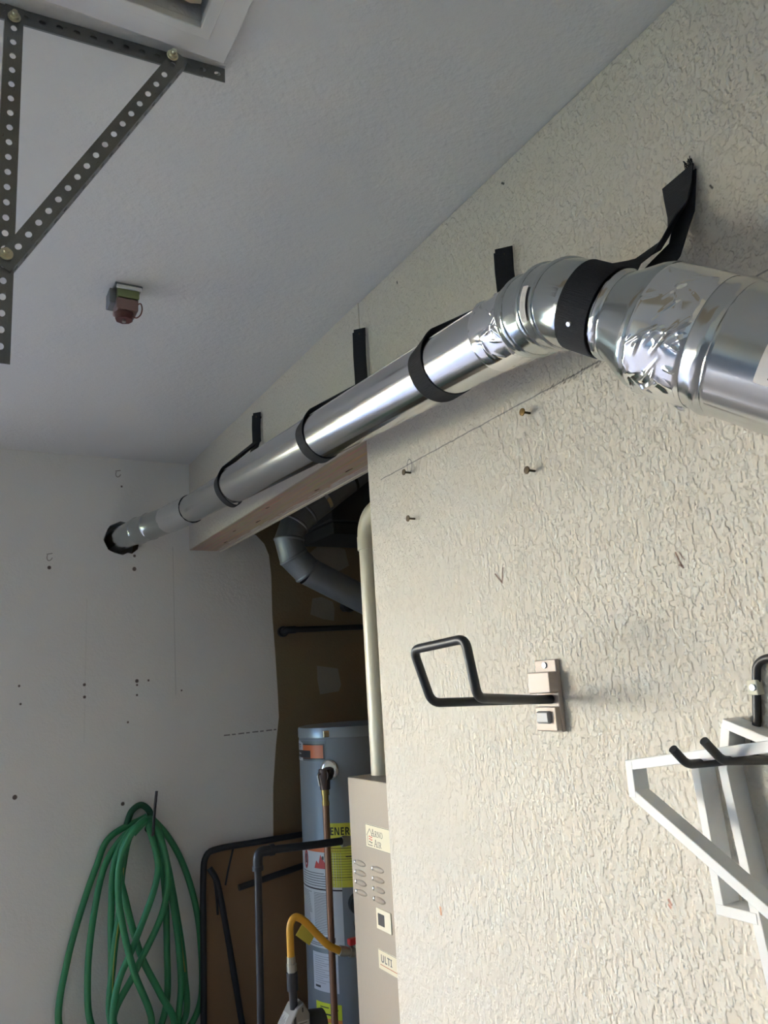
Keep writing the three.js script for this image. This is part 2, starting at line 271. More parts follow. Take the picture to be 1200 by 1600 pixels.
// ------------------------------------------------------------------ main duct under the ceiling
const line = (a, b, t) => a.clone().lerp(b, t);
const DA = P(0.943, 0.66, -1.05), DB = P(0.985, 0.835, -3.45), DS = P(0.918, 0.585, -0.831), D2 = new THREE.Vector3(0.295, -0.573, 0.764).normalize();
const at2 = (s) => DS.clone().addScaledVector(D2, s), ddir = DA.clone().sub(DB).normalize(), at1 = (z) => line(DA, DB, (z + 1.05) / -2.4);
const duct = thing('metal_duct', 'long shiny galvanized round duct from the back wall to a wider taped pipe', 'duct', [0.95, 2.2, -2]);
const R1 = 0.071;
part(duct, 'wall_collar', ductRings([[P(0.80, 0.815, -4.24), 0.062], [P(0.812, 0.817, -4.06), 0.062], [P(0.835, 0.82, -3.98), 0.063], [P(0.85, 0.822, -3.93), 0.0665], [P(0.856, 0.8225, -3.915), 0.0705], [P(0.862, 0.823, -3.9), 0.0665], [P(0.885, 0.826, -3.83), 0.066], [P(0.891, 0.827, -3.815), 0.07], [P(0.897, 0.828, -3.80), 0.066], [P(0.925, 0.83, -3.71), 0.0655], [P(0.945, 0.832, -3.64), 0.0645]]), M.galvElbow);
// hard creases running over the tape: short straight folds in unrolled (around, along) coordinates
const creases = (count, R, len, tall, wide, s) => { const list = []; let q = s; const r = () => ((q = (q * 16807) % 2147483647) / 2147483647); for (let i = 0; i < count; i++) { const t = r() * Math.PI; list.push([r() * Math.PI * 2 * R, r() * len, Math.cos(t), Math.sin(t), 0.012 + r() * 0.03, tall * (0.4 + r()), wide * (0.5 + r())]); }
  return (a, run) => { let h = 0; const u = a * R, C = Math.PI * 2 * R; for (const [cu, cv, c, sn, L, A, w] of list) { let du = u - cu; if (du > C / 2) du -= C; if (du < -C / 2) du += C; const dv = run - cv, t = du * c + dv * sn, k = -du * sn + dv * c; if (Math.abs(t) < L && Math.abs(k) < w * 2) h += A * (1 - Math.abs(t) / L) * (k < 0 ? Math.max(0, 1 + k / w) : Math.max(0, 1 - k / (w * 2))); } return h; }; };
const edge = (t) => Math.max(0, Math.min(1, t * 16, (1 - t) * 16));
const crumple = (amp, f, seedy) => (a, run, p) => { let v = 0; for (let o = 0, k = f, w = 1; o < 3; o++, k *= 2.1, w *= 0.5) v += w * (0.5 - Math.abs(noise.noise(p.x * k + seedy, p.y * k, p.z * k)) * 2); return amp * v; };
part(duct, 'foil_tape', loftN(cylRings((t) => line(P(0.94, 0.8315, -3.66), at1(-3.42), t), () => 0.0665, 14), crumple(0.0022, 30, 3)), M.foil);
part(duct, 'rear_pipe', ductRings([[P(0.938, 0.8315, -3.67), 0.0632], [at1(-3.45), 0.0632], [at1(-3.3), 0.0632], [at1(-2.82), 0.0632]]), M.galv);
part(duct, 'long_pipe', ductRings([[at1(-2.86), 0.0655], [at1(-2.815), 0.0655], [at1(-2.805), R1 - 0.001], [at1(-2.75), R1], [at1(-1.95), R1], [at1(-1.06), R1]]), M.galv);
// lengthwise lock seam along the pipe's upper side
{
  const up = new THREE.Vector3(-0.72, 0.69, 0); up.addScaledVector(ddir, -up.dot(ddir)).normalize(); const q = [];
  for (const z of [-2.8, -2.2, -1.6, -1.1]) q.push(at1(z).addScaledVector(up, R1 - 0.0008)); part(duct, 'lock_seam', tube(q, 0.0022, { s: 6 }), M.galv);
  const q2 = []; for (const z of [-3.42, -3.1, -2.86]) q2.push(at1(z).addScaledVector(up, 0.0632 - 0.0008)); part(duct, 'lock_seam', tube(q2, 0.0022, { s: 6 }), M.galv);
}
// adjustable elbow: gores with raised beads
const E = [at1(-1.03), P(0.939, 0.654, -0.995), P(0.9315, 0.643, -0.938), P(0.9235, 0.622, -0.888), at2(-0.025)];
{
  const rings = [[E[0], R1 + 0.001], [at1(-1.018), 0.0765]]; const ax = (i) => E[Math.min(i + 1, 4)].clone().sub(E[Math.max(0, i - 1)]).normalize();
  for (let i = 1; i < 4; i++) {
    const d = ax(i);
    for (const [o, r] of [[-0.013, 0.077], [-0.007, 0.077], [-0.005, 0.0795], [-0.0015, 0.0805], [0.0015, 0.0805], [0.005, 0.0795], [0.007, 0.077], [0.013, 0.077]]) rings.push([E[i].clone().addScaledVector(d, o), r, d]);
  }
  rings.push([at2(-0.032), 0.0735, D2]); rings.push([at2(-0.02), 0.0725, D2]);
  part(duct, 'elbow', ductRings(rings), M.galvElbow);
}
function cylRings(f, r, n) { const l = []; for (let i = 0; i <= n; i++) l.push([f(i / n), r(i / n)]); return l; }
function loftN(rings, bump, seg = 150) { const g = loft(rings, seg, bump); g.computeVertexNormals(); return g; }
part(duct, 'foil_tape', loftN(cylRings((t) => at1(-1.115 + 0.105 * t), (t) => R1 + 0.0002 + 0.001 * edge(t), 50), ((f) => (a, run, p) => f(a, run) * edge(run / 0.105) + (noise.noise(p.x * 25, p.y * 25, p.z * 25) + 0.5) * 0.001)(creases(40, R1, 0.105, 0.003, 0.003, 5)), 220), M.foil);
part(duct, 'short_pipe', ductRings([[at2(-0.03), 0.071, D2], [at2(0.04), 0.071, D2], [at2(0.043), 0.0745, D2], [at2(0.048), 0.0755, D2], [at2(0.053), 0.0745, D2], [at2(0.056), 0.072, D2]]), M.galv);
part(duct, 'reducer', ductRings([[at2(0.054), 0.0725, D2], [at2(0.062), 0.0745, D2], [at2(0.108), 0.0985, D2], [at2(0.112), 0.1, D2], [at2(0.118), 0.1015, D2], [at2(0.124), 0.1, D2], [at2(0.232), 0.1, D2]]), M.galvElbow);
{
  const fold = creases(90, 0.1035, 0.092, 0.0032, 0.0032, 77), n = P(0, 0, 0).sub(at2(0.17)).normalize();
  part(duct, 'foil_tape', loftN(cylRings((t) => at2(0.122 + 0.094 * t), (t) => 0.1003 + 0.0019 * edge(t), 70), (a, run, p) => { const e = edge(run / 0.094); const o = p.clone().sub(at2(0.122 + run)).normalize(), low = ss(-0.05, 0.5, o.dot(n) - 0.55 * o.y); return e * (fold(a, run) * (0.05 + 0.95 * low) + (noise.noise(p.x * 22, p.y * 22, p.z * 22) + 0.5) * 0.0016 * low); }, 360), M.foil);
}
part(duct, 'wide_pipe', ductRings([[at2(0.218), 0.1002, D2], [at2(0.227), 0.1012, D2], [at2(0.235), 0.1042, D2], [at2(0.241), 0.1042, D2], [at2(0.246), 0.1025, D2], [at2(0.249), 0.1, D2], [at2(0.252), 0.1015, D2], [at2(0.256), 0.1, D2], [at2(0.46), 0.1, D2]]), M.galv);
// paper stickers on the duct
function ductPatch(centre, axis, r, s0, s1, a0, a1) {
  const e1 = P(0, 0, 0).sub(centre); e1.addScaledVector(axis, -e1.dot(axis)).normalize(); const e2 = axis.clone().cross(e1);
  const pos = [], uv = [], idx = [], n = 10;
  for (let i = 0; i <= n; i++) for (let j = 0; j <= 1; j++) {
    const a = a0 + (a1 - a0) * i / n, p = centre.clone().addScaledVector(axis, j ? s1 : s0).addScaledVector(e1, r * Math.cos(a)).addScaledVector(e2, r * Math.sin(a));
    pos.push(p.x, p.y, p.z); uv.push(1 - i / n, 1 - j); if (i && j) { const b = i * 2, c = b - 2; idx.push(c, c + 1, b, b, c + 1, b + 1); }
  }
  const g = new THREE.BufferGeometry(); g.setAttribute('position', new THREE.Float32BufferAttribute(pos, 3)); g.setAttribute('uv', new THREE.Float32BufferAttribute(uv, 2)); g.setIndex(idx); g.computeVertexNormals(); return g;
}
const bigSticker = canvas(512, 256, (x, w, h) => {
  x.fillStyle = '#d8d4d2'; x.fillRect(0, 0, w, h); x.fillStyle = '#222'; x.font = 'bold 60px sans-serif'; x.fillText('PIECE', 40, 100); x.font = '54px sans-serif'; x.fillText('1000000', 28, 180); x.font = 'bold 90px sans-serif'; x.fillText('ES', 370, 110);
});
const paper = (t) => S([1, 1, 1], 0.6, 0, { map: t, side: THREE.DoubleSide });
part(duct, 'sticker', ductPatch(at2(0.322), D2, 0.1012, 0, 0.08, -0.6, 0.33), paper(bigSticker), 'white paper sticker with black lettering');
part(duct, 'sticker', ductPatch(P(0.9275, 0.632, -0.912), E[3].clone().sub(E[2]).normalize(), 0.0795, -0.01, 0.008, -0.55, 0.25), paper(canvas(128, 64, (x, w, h) => { x.fillStyle = '#cfccc8'; x.fillRect(0, 0, w, h); x.fillStyle = '#777'; for (let i = 0; i < 4; i++) x.fillRect(14, 14 + i * 11, 60 + 30 * (i % 2), 3); })), 'small white paper sticker');

// ------------------------------------------------------------------ hanging straps
function hangLoop(c, r, J, W, half, opts = {}) {               // closed loop round a circle (centre c, in the x-y plane), then both ends up the wall
  const d = Math.hypot(J[0] - c.x, J[1] - c.y), base = Math.atan2(J[1] - c.y, J[0] - c.x), al = Math.acos(r / d);
  const a0 = base + al, a1 = base - al + Math.PI * 2, line3 = [], zJ = J[2];
  const zAt = (x) => c.z + (zJ - c.z) * ss(c.x - r, J[0], x);
  line3.push(new THREE.Vector3(...W), new THREE.Vector3(J[0] - 0.001, (W[1] + J[1]) / 2, (W[2] + J[2]) / 2), new THREE.Vector3(...J));
  for (let i = 0; i <= 44; i++) { const a = a0 + (a1 - a0) * i / 44, x = c.x + r * Math.cos(a); line3.push(new THREE.Vector3(x, c.y + r * Math.sin(a), zAt(x))); }
  const nLoop = line3.length; line3.push(new THREE.Vector3(J[0] - 0.004, J[1], J[2]), new THREE.Vector3(J[0] - 0.005, (W[1] + J[1]) / 2, (W[2] + J[2]) / 2), new THREE.Vector3(W[0] - 0.005, W[1] - 0.012, W[2]));
  return ribbon(line3, line3.map((p, i) => { const h = half.z; if (i < 3 || i >= nLoop) return new THREE.Vector3(h * 0.55, 0, h * 0.62); if (i < 14) return new THREE.Vector3(0, h * 0.5, h * 0.85).lerp(new THREE.Vector3(0, 0, h), (i - 3) / 11); return half.clone(); }), 0.0025);
}
const G4 = 'black webbing straps holding the duct';
const strapSpecs = [
  ['black webbing strap nearest the back wall, its twisted end screwed up the wall', -2.80, 1.04, 1.172, -2.985, 0.022],
  ['black webbing strap second from the back wall, its straight tail screwed high above the duct', -1.97, 0.945, 1.136, -2.035, 0.024],
  ['black webbing strap on the long shiny pipe just before the elbow', -1.315, 0.885, 1.015, -1.294, 0.026],
];
for (const [label, z, yj, yw, zw, hw] of strapSpecs) {
  const c = at1(z), o = thing('hanging_strap', label, 'strap', [XW, yw + EYE, zw], G4);
  part(o, 'webbing', hangLoop(c, R1 + 0.0025, [XW - 0.008 - hw * 0.55, yj + EYE, zw], [XW - 0.006 - hw * 0.55, yw + EYE, zw], new THREE.Vector3(0, 0, hw)), M.webbing);
  part(o, 'screw', cyl(P(XW + 0.01, yw - 0.02, zw), P(XW - 0.024, yw - 0.02, zw), 0.005), M.rust);
}
{
  const o = thing('hanging_strap', 'wide black webbing strap with a frayed top, looped round the duct right of the elbow', 'strap', [XW, 0.9 + EYE, -0.78], G4);
  const R = 0.0745, c = at2(0.006), up = new THREE.Vector3(0.45, 0.89, 0.2); up.addScaledVector(D2, -up.dot(D2)).normalize(); const side = D2.clone().cross(up);
  const list = [], half = [], wax = D2.clone().multiplyScalar(0.029);
  const add = (p, w) => { list.push(p); half.push(w); };
  const H = (x, y, z) => new THREE.Vector3(x, y, z);
  add(P(1.158, 0.893, -0.806), H(0, 0.004, 0.036)); add(P(1.152, 0.86, -0.806), H(-0.002, 0.0, 0.033)); add(P(1.145, 0.82, -0.808), H(-0.006, 0, 0.027)); add(P(1.128, 0.785, -0.812), H(-0.012, 0.008, 0.02)); add(P(1.105, 0.755, -0.815), H(-0.01, 0.01, 0.02)); add(P(1.075, 0.728, -0.816), H(-0.006, 0.004, 0.022));
  add(P(1.04, 0.703, -0.817), H(0.0, -0.006, 0.025)); add(P(1.0, 0.682, -0.82), H(0.005, -0.012, 0.026));
  const n = 40, start = 0.15, end = Math.PI * 2 - 1.0;
  const c2 = c.clone();
  for (let i = 0; i <= n; i++) { const a = start + (end - start) * i / n; add(c2.clone().addScaledVector(up, R * Math.cos(a)).addScaledVector(side, R * Math.sin(a)), wax.clone()); }
  add(P(1.08, 0.70, -0.8), H(0.004, -0.008, 0.026)); add(P(1.125, 0.755, -0.80), H(-0.004, 0, 0.024)); add(P(1.148, 0.80, -0.80), H(0, 0, 0.024)); add(P(1.157, 0.86, -0.80), H(0, 0, 0.03)); add(P(1.161, 0.885, -0.80), H(0, 0, 0.032));
  part(o, 'webbing', ribbon(list, half, 0.0025), M.webbing);
  const fr = []; for (let i = 0; i < 16; i++) { const z = -0.786 + i / 15 * 0.016, y = 0.888 + i * 0.0003; fr.push(tube([P(1.158, y, z), P(1.156, y + 0.008, z + (rnd() - 0.5) * 0.004), P(1.155 - rnd() * 0.004, y + 0.010 + rnd() * 0.012, z + (rnd() - 0.4) * 0.008)], 0.0009, { n: 4, s: 4 })); }
  part(o, 'frayed_threads', merge(fr), M.webbing);
  const e = P(0, 0, 0).sub(c); e.addScaledVector(D2, -e.dot(D2)).normalize(); const dn = D2.clone().cross(e); if (dn.y > 0) dn.negate();
  const q = e.clone().multiplyScalar(Math.cos(0.45)).addScaledVector(dn, Math.sin(0.45));
  part(o, 'rivet', cyl(c.clone().addScaledVector(q, R), c.clone().addScaledVector(q, R + 0.004), 0.0055, 0.004), M.chrome);
}

// ------------------------------------------------------------------ screws left in the right wall
for (const [y, z, label] of [[0.587, -1.815, 'upper of the two dark screws beside the alcove corner, just under the pencil line'], [0.449, -1.81, 'lower of the two screws beside the alcove corner'], [0.588, -1.285, 'upper right brass screw sticking out under the pencil line'], [0.45, -1.29, 'lower right dark screw sticking out of the textured wall']]) {
  const o = thing('wall_screw', label, 'screw', [XW, y + EYE, z], 'four screws in the right wall');
  part(o, 'shank', cyl(P(XW + 0.015, y, z), P(XW - 0.019, y, z), 0.0028, 0.0028, 10), M.rust);
  part(o, 'head', new THREE.LatheGeometry([[0.0001, 0], [0.004, 0.0005], [0.0092, 0.004], [0.0088, 0.0062], [0.0001, 0.0065]].map((p) => new THREE.Vector2(...p)), 16).rotateZ(Math.PI / 2).translate(XW - 0.019, y + EYE, z), y > 0.5 && z > -1.5 ? M.bronzeHead : M.rust);
}

// ------------------------------------------------------------------ black double-arm wall hook
{
  const o = thing('wall_hook', 'black padded wall hook with a square upturned loop on two nickel plates', 'hook', [XW, EYE - 0.05, -1.31]);
  const zc = -1.31, e = 0.868, r = 0.0095;
  const loop = [P(1.15, -0.058, zc - 0.012), P(1.1, -0.056, zc - 0.022), P(0.905, -0.049, -1.391), P(0.868, 0.062, -1.391), P(0.884, 0.072, -1.225), P(0.902, -0.041, -1.225), P(1.1, -0.056, zc + 0.016), P(1.15, -0.058, zc + 0.012)];
  part(o, 'loop_arm', bent(loop, r, 0.02, { n: 160 }), M.blackPaint);
  part(o, 'back_plate', merge([rbox(XW - 0.012, XW, -0.126, 0.026, zc - 0.034, zc + 0.034, 0.003)]), M.nickel);
  part(o, 'upper_clip', rbox(XW - 0.034, XW - 0.008, -0.045, 0.0, zc - 0.037, zc + 0.033, 0.003), M.nickel);
  part(o, 'lower_clip', rbox(XW - 0.024, XW - 0.008, -0.124, -0.073, zc - 0.034, zc + 0.032, 0.003), M.nickel);
  part(o, 'nub', rbox(XW - 0.034, XW - 0.022, -0.108, -0.082, zc - 0.022, zc + 0.018, 0.005, 3), M.nub);
  part(o, 'screw', cyl(P(XW - 0.01, 0.014, zc), P(XW - 0.0155, 0.014, zc), 0.0075, 0.006), M.screwBlue);
}
// ------------------------------------------------------------------ black two-prong hanger at the right edge
{
  const o = thing('prong_hanger', 'black bent-rod hanger with two upturned prongs and a rounded top, at the right edge', 'hanger', [XW, EYE - 0.1, -0.8]);
  const r = 0.0068, xw = XW - r;
  const arc = []; for (let i = 0; i <= 8; i++) { const a = Math.PI - i / 8 * Math.PI; arc.push(P(xw, -0.022 + 0.022 * Math.sin(a), -0.781 + 0.028 * Math.cos(a))); }
  const legs = [P(xw, -0.10, -0.822), ...arc, P(xw, -0.10, -0.768)];
  part(o, 'rod_loop', tube(legs, r, { n: 60 }), M.blackPaint);
  for (const [z0, z, xb, yb, xt, yt] of [[-0.822, -0.838, 0.998, -0.15, 0.972, -0.125], [-0.768, -0.785, 1.012, -0.143, 0.978, -0.112]])
    part(o, 'prong', bent([P(xw, -0.098, z0), P(xw, -0.157, z), P(xb, yb, z), P(xt, yt, z)], r, 0.012, { n: 80 }), M.blackPaint);
  part(o, 'clip', merge([rbox(XW - 0.0165, XW, -0.057, -0.033, -0.823, -0.805, 0.002)]), M.anchor, 'cream plastic anchor clip');
  part(o, 'screw', cyl(P(XW - 0.015, -0.045, -0.812), P(XW - 0.02, -0.045, -0.812), 0.006, 0.005), M.screwBlue);
}
// ------------------------------------------------------------------ white folding bracket under it
{
  const o = thing('shelf_bracket', 'white flat-bar metal folding bracket with a triangular front frame against the wall', 'bracket', [XW, EYE - 0.3, -0.85]);
  // bars stand on edge: given by points in the wall plane (z, y), thickness th across, depth x0..x1
  const bars = (l, th, x0, x1, closed) => {
    const n = l.length, outer = [], inner = [], dir = (a, b) => new THREE.Vector2(b[0] - a[0], b[1] - a[1]).normalize();
    for (let i = 0; i < n; i++) {
      const A = i || closed ? dir(l[(i - 1 + n) % n], l[i]) : dir(l[0], l[1]), B = i < n - 1 || closed ? dir(l[i], l[(i + 1) % n]) : A;
      const t = A.clone().add(B).normalize(), nn = new THREE.Vector2(-t.y, t.x), k = th / 2 / Math.max(0.35, Math.abs(nn.dot(new THREE.Vector2(-B.y, B.x))));
      outer.push(new THREE.Vector2(...l[i]).addScaledVector(nn, k)); inner.push(new THREE.Vector2(...l[i]).addScaledVector(nn, -k));
    }
    const s = new THREE.Shape([...outer, ...inner.reverse()]);
    const g = new THREE.ExtrudeGeometry(s, { depth: x1 - x0, bevelEnabled: true, bevelSize: 0.001, bevelThickness: 0.001, bevelSegments: 1 });
    // shape x = z, y = y, extrusion to +x
    return g.applyMatrix4(new THREE.Matrix4().set(0, 0, 1, x0, 0, 1, 0, EYE, 1, 0, 0, 0, 0, 0, 0, 1));
  };
  const flip = (g) => { const i = g.index; const p = g.attributes; const n = g.toNonIndexed(); const q = n.attributes.position; for (let k = 0; k < q.count; k += 3) for (const a of ['position', 'uv']) { const t = n.attributes[a]; const s = t.itemSize, A = t.array; for (let c = 0; c < s; c++) { const v = A[(k + 1) * s + c]; A[(k + 1) * s + c] = A[(k + 2) * s + c]; A[(k + 2) * s + c] = v; } } n.computeVertexNormals(); return n; };
  part(o, 'top_rail', flip(bars([[-0.985, -0.163], [-0.69, -0.118]], 0.0145, 1.03, 1.062)), M.whiteMetal);
  part(o, 'end_bar', flip(bars([[-0.985, -0.1565], [-0.985, -0.214]], 0.0135, 1.0295, 1.0625)), M.whiteMetal);
  part(o, 'diagonal_bar', flip(bars([[-0.987, -0.208], [-0.69, -0.392]], 0.015, 1.03, 1.062)), M.whiteMetal);
  part(o, 'wall_leg', flip(bars([[-0.93, -0.15], [-0.918, -0.398]], 0.014, 1.125, XW)), M.whiteMetal);
  part(o, 'foot', flip(bars([[-0.925, -0.393], [-0.852, -0.393]], 0.015, 1.124, XW)), M.whiteMetal);
  part(o, 'wall_leg', flip(bars([[-0.856, -0.102], [-0.874, -0.172], [-0.85, -0.434], [-0.825, -0.68]], 0.015, 1.125, XW)), M.whiteMetal);
  part(o, 'upper_arm', flip(bars([[-0.861, -0.1], [-0.72, -0.15]], 0.013, 1.1245, XW)), M.whiteMetal);
  part(o, 'hinge_plate', rbox(1.032, XW, -0.16, -0.11, -0.712, -0.694, 0.002), M.whiteMetal); part(o, 'hinge_plate', rbox(1.032, XW, -0.40, -0.36, -0.712, -0.694, 0.002), M.whiteMetal);
}

// ------------------------------------------------------------------ perforated angle-iron track hanger
{
  const o = thing('track_hanger', 'grey perforated angle-iron door track hanger with a diagonal brace hanging from the ceiling', 'bracket', [0.06, CEIL + EYE, -1.32]);
  const strip = (len, w, hd, first, step, t = 0.002) => {
    const s = new THREE.Shape([[0, 0], [len, 0], [len, w], [0, w]].map((p) => new THREE.Vector2(...p)));
    for (let x = first; x < len - hd / 2 - 0.003; x += step) { const h = new THREE.Path(); h.absellipse(x, w / 2, hd / 2, hd / 2.35, 0, Math.PI * 2, true); s.holes.push(h); }
    return new THREE.ExtrudeGeometry(s, { depth: t, bevelEnabled: false, curveSegments: 10 });
  };
  const place = (g, a, b, face) => {                            // strip's length from a towards b; its flat faces 'face'
    const X = b.clone().sub(a).normalize(), Zd = face.clone().addScaledVector(X, -face.dot(X)).normalize(), Y = Zd.clone().cross(X);
    return g.applyMatrix4(new THREE.Matrix4().makeBasis(X, Y, Zd).setPosition(a));
  };
  const F = new THREE.Vector3(0, 0, 1);
  const L = (a, b, w, lip, down) => { const len = a.distanceTo(b); const X = b.clone().sub(a).normalize(), Y = F.clone().cross(X);
    const g1 = place(strip(len, w, 0.0125, 0.017, 0.0297), a, b, F);
    const g2 = place(strip(len, lip, 0.0125, 0.017, 0.0297), a.clone().addScaledVector(Y, down ? 0 : w), b.clone().addScaledVector(Y, down ? 0 : w), Y);
    return merge([g1, g2]); };
  // vertical drop (faces the camera, lip along its left edge)
  part(o, 'drop_angle', L(P(0.0425, CEIL - 0.002, -1.322), P(0.0475, 0.548, -1.322), 0.031, 0.03, true), M.angle);
  // brace, in front of the drop; lip along its lower right edge
  part(o, 'brace_angle', L(P(0.072, 0.712, -1.316), P(0.3635, 1.215, -1.274), 0.031, 0.024, true), M.angle);
  // ceiling angle: vertical flange with dimpled holes and a top flange screwed to the ceiling
  part(o, 'ceiling_angle', L(P(-0.03, CEIL - 0.034, -1.330), P(0.447, CEIL - 0.034, -1.296), 0.032, 0.03, false), M.angle);
  part(o, 'backing_strip', place(strip(0.435, 0.028, 0, 9, 1), P(-0.03, CEIL - 0.032, -1.334), P(0.447, CEIL - 0.032, -1.300), F), M.angle);
  for (const [x, y, z] of [[0.058, 1.222, -1.318], [0.333, 1.212, -1.27], [0.064, 0.742, -1.313]]) {
    const b = part(o, 'bolt', merge([cyl(P(x, y, z - 0.012), P(x, y, z + 0.016), 0.0045), cyl(P(x, y, z + 0.003), P(x, y, z + 0.0085), 0.0085, 0.0085, 6), cyl(P(x, y, z + 0.001), P(x, y, z + 0.003), 0.011)]), M.bolt);
  }
}
// ------------------------------------------------------------------ small zinc fixture on the ceiling
{
  const o = thing('ceiling_fixture', 'small zinc plated metal bracket with a red end and a wire loop on the ceiling', 'fixture', [0.455, CEIL + EYE, -2.27]);
  part(o, 'base_plate', rbox(0.412, 0.495, CEIL - 0.008, CEIL, -2.33, -2.242, 0.002), M.steelGrey);
  part(o, 'edge_strip', rbox(0.417, 0.492, CEIL - 0.018, CEIL - 0.008, -2.247, -2.239, 0.001), M.whiteStrip);
  part(o, 'side_cover', rbox(0.402, 0.424, CEIL - 0.055, CEIL - 0.006, -2.335, -2.275, 0.003), M.steelGrey);
  part(o, 'upper_bracket', rbox(0.422, 0.487, CEIL - 0.042, CEIL - 0.008, -2.32, -2.25, 0.003), M.zinc);
  part(o, 'lower_bracket', rbox(0.420, 0.485, CEIL - 0.082, CEIL - 0.043, -2.318, -2.252, 0.004), M.zincPink);
  part(o, 'end_cap', merge([cyl(P(0.448, CEIL - 0.081, -2.285), P(0.448, CEIL - 0.104, -2.285), 0.03, 0.026, 8)]), M.redCoil);
  part(o, 'screw', cyl(P(0.448, CEIL - 0.1, -2.285), P(0.448, CEIL - 0.11, -2.285), 0.006), M.screw);
  part(o, 'wire_loop', tube(pts([[0.484, CEIL - 0.052, -2.27], [0.494, CEIL - 0.046, -2.268], [0.499, CEIL - 0.06, -2.268], [0.494, CEIL - 0.085, -2.268], [0.482, CEIL - 0.096, -2.27], [0.47, CEIL - 0.09, -2.275]]), 0.0022, { s: 8 }), M.wire);
}

// ------------------------------------------------------------------ alcove: water heater
const TX = 1.85, TZ = -3.65, TR = 0.25, TOP = -0.2;
const n0 = new THREE.Vector3(-TX, 0, -TZ).normalize(), nr = new THREE.Vector3(n0.z, 0, -n0.x);
const tn = (deg) => n0.clone().multiplyScalar(Math.cos(deg * Math.PI / 180)).addScaledVector(nr, Math.sin(deg * Math.PI / 180));
function tankPatch(d0, d1, y0, y1, off = 0.0012) {
  const pos = [], uv = [], idx = [], n = 24;
  for (let i = 0; i <= n; i++) for (let j = 0; j <= 1; j++) {
    const q = tn(d0 + (d1 - d0) * i / n); pos.push(TX + q.x * (TR + off), (j ? y1 : y0) + EYE, TZ + q.z * (TR + off)); uv.push(i / n, j);
    if (i && j) { const b = i * 2, c = b - 2; idx.push(c, b, c + 1, b, b + 1, c + 1); }
  }
  const g = new THREE.BufferGeometry(); g.setAttribute('position', new THREE.Float32BufferAttribute(pos, 3)); g.setAttribute('uv', new THREE.Float32BufferAttribute(uv, 2)); g.setIndex(idx); g.computeVertexNormals(); return g;
}
{
  const o = thing('water_heater', 'grey cylindrical water heater tank with orange, white and yellow labels behind the furnace', 'water heater', [TX, 0, TZ]);
  const lathe = (l) => toCreasedNormals(new THREE.LatheGeometry(l.map(([r, y]) => new THREE.Vector2(r, y + EYE)), 72), 0.5).translate(TX, 0, TZ);
  part(o, 'tank', lathe([[0.0001, -EYE], [TR - 0.01, -EYE], [TR, -EYE + 0.015], [TR, TOP - 0.05], [TR - 0.001, TOP - 0.048]]), M.tank);
  part(o, 'top_cap', lathe([[TR + 0.0005, TOP - 0.05], [TR + 0.003, TOP - 0.047], [TR + 0.003, TOP - 0.008], [TR, TOP], [TR - 0.02, TOP + 0.004], [0.0001, TOP + 0.012]]), M.tankRim);
  const cl = tn(-24).multiplyScalar(TR + 0.006);
  part(o, 'cap_clip', rbox(TX + cl.x - 0.018, TX + cl.x + 0.018, TOP - 0.045, TOP - 0.012, TZ + cl.z - 0.008, TZ + cl.z + 0.008, 0.003), M.chrome);
  part(o, 'brand_label', tankPatch(-88, -26, -0.355, -0.262), S([1, 1, 1], 0.4, 0, { map: canvas(512, 256, (x, w, h) => {
    x.fillStyle = '#64696c'; x.fillRect(0, 0, w, h); x.fillStyle = '#2a1c14'; x.fillRect(150, 34, 350, 200); x.fillStyle = '#d0672f'; x.fillRect(165, 50, 318, 168);
    x.fillStyle = '#1d1c20'; x.fillRect(0, 120, 330, 96); x.fillStyle = '#bdbdbd'; x.beginPath(); x.moveTo(40, 0); x.lineTo(130, 0); x.lineTo(200, 30); x.lineTo(200, 118); x.lineTo(0, 118); x.lineTo(0, 20); x.fill();
    x.fillStyle = '#333'; x.fillRect(30, 40, 120, 14); x.fillRect(40, 66, 110, 12); x.fillRect(50, 90, 90, 10); x.fillStyle = '#ccc'; x.fillRect(0, 218, 190, 38); x.fillStyle = '#555'; x.fillRect(30, 228, 110, 10); x.fillStyle = '#ddd'; x.fillRect(60, 160, 90, 12);
  }) }), 'orange, black and white panel');
  part(o, 'warning_label', tankPatch(-84, -14, -1.18, -0.742), S([1, 1, 1], 0.45, 0, { map: canvas(512, 640, (x, w, h) => {
    x.fillStyle = '#cfcdca'; x.fillRect(0, 0, w, h); x.fillStyle = '#d2672c'; x.fillRect(150, 0, 362, 34); x.fillStyle = '#a33030';
    x.beginPath(); x.ellipse(140, 95, 34, 62, 0.1, 0, 7); x.fill(); x.fillStyle = '#cfcdca'; x.beginPath(); x.ellipse(140, 95, 14, 40, 0.1, 0, 7); x.fill(); x.fillStyle = '#222'; x.fillRect(128, 60, 22, 60);
    x.fillStyle = '#c2332e'; x.beginPath(); x.moveTo(260, 140); x.lineTo(285, 90); x.lineTo(310, 110); x.lineTo(330, 50); x.lineTo(370, 100); x.lineTo(400, 70); x.lineTo(425, 140); x.fill(); x.fillStyle = '#222'; x.fillRect(345, 60, 18, 22); x.fillRect(370, 40, 16, 26);
    x.fillStyle = '#444'; for (let i = 0; i < 6; i++) x.fillRect(60, 170 + i * 16, 300 + (i * 53) % 110, 4);
    x.fillStyle = '#2a1511'; x.fillRect(0, 268, 512, 9); x.fillStyle = '#555'; for (let i = 0; i < 26; i++) { x.fillRect(40, 296 + i * 10, 170 - (i * 37) % 40, 3); x.fillRect(240, 296 + i * 10, 190 - (i * 29) % 50, 3); }
    x.fillStyle = '#2b2726'; x.fillRect(330, 566, 110, 30); x.fillStyle = '#555'; x.fillRect(40, 610, 400, 4); x.fillRect(40, 622, 360, 4);
  }) }), 'white safety label with red flames');
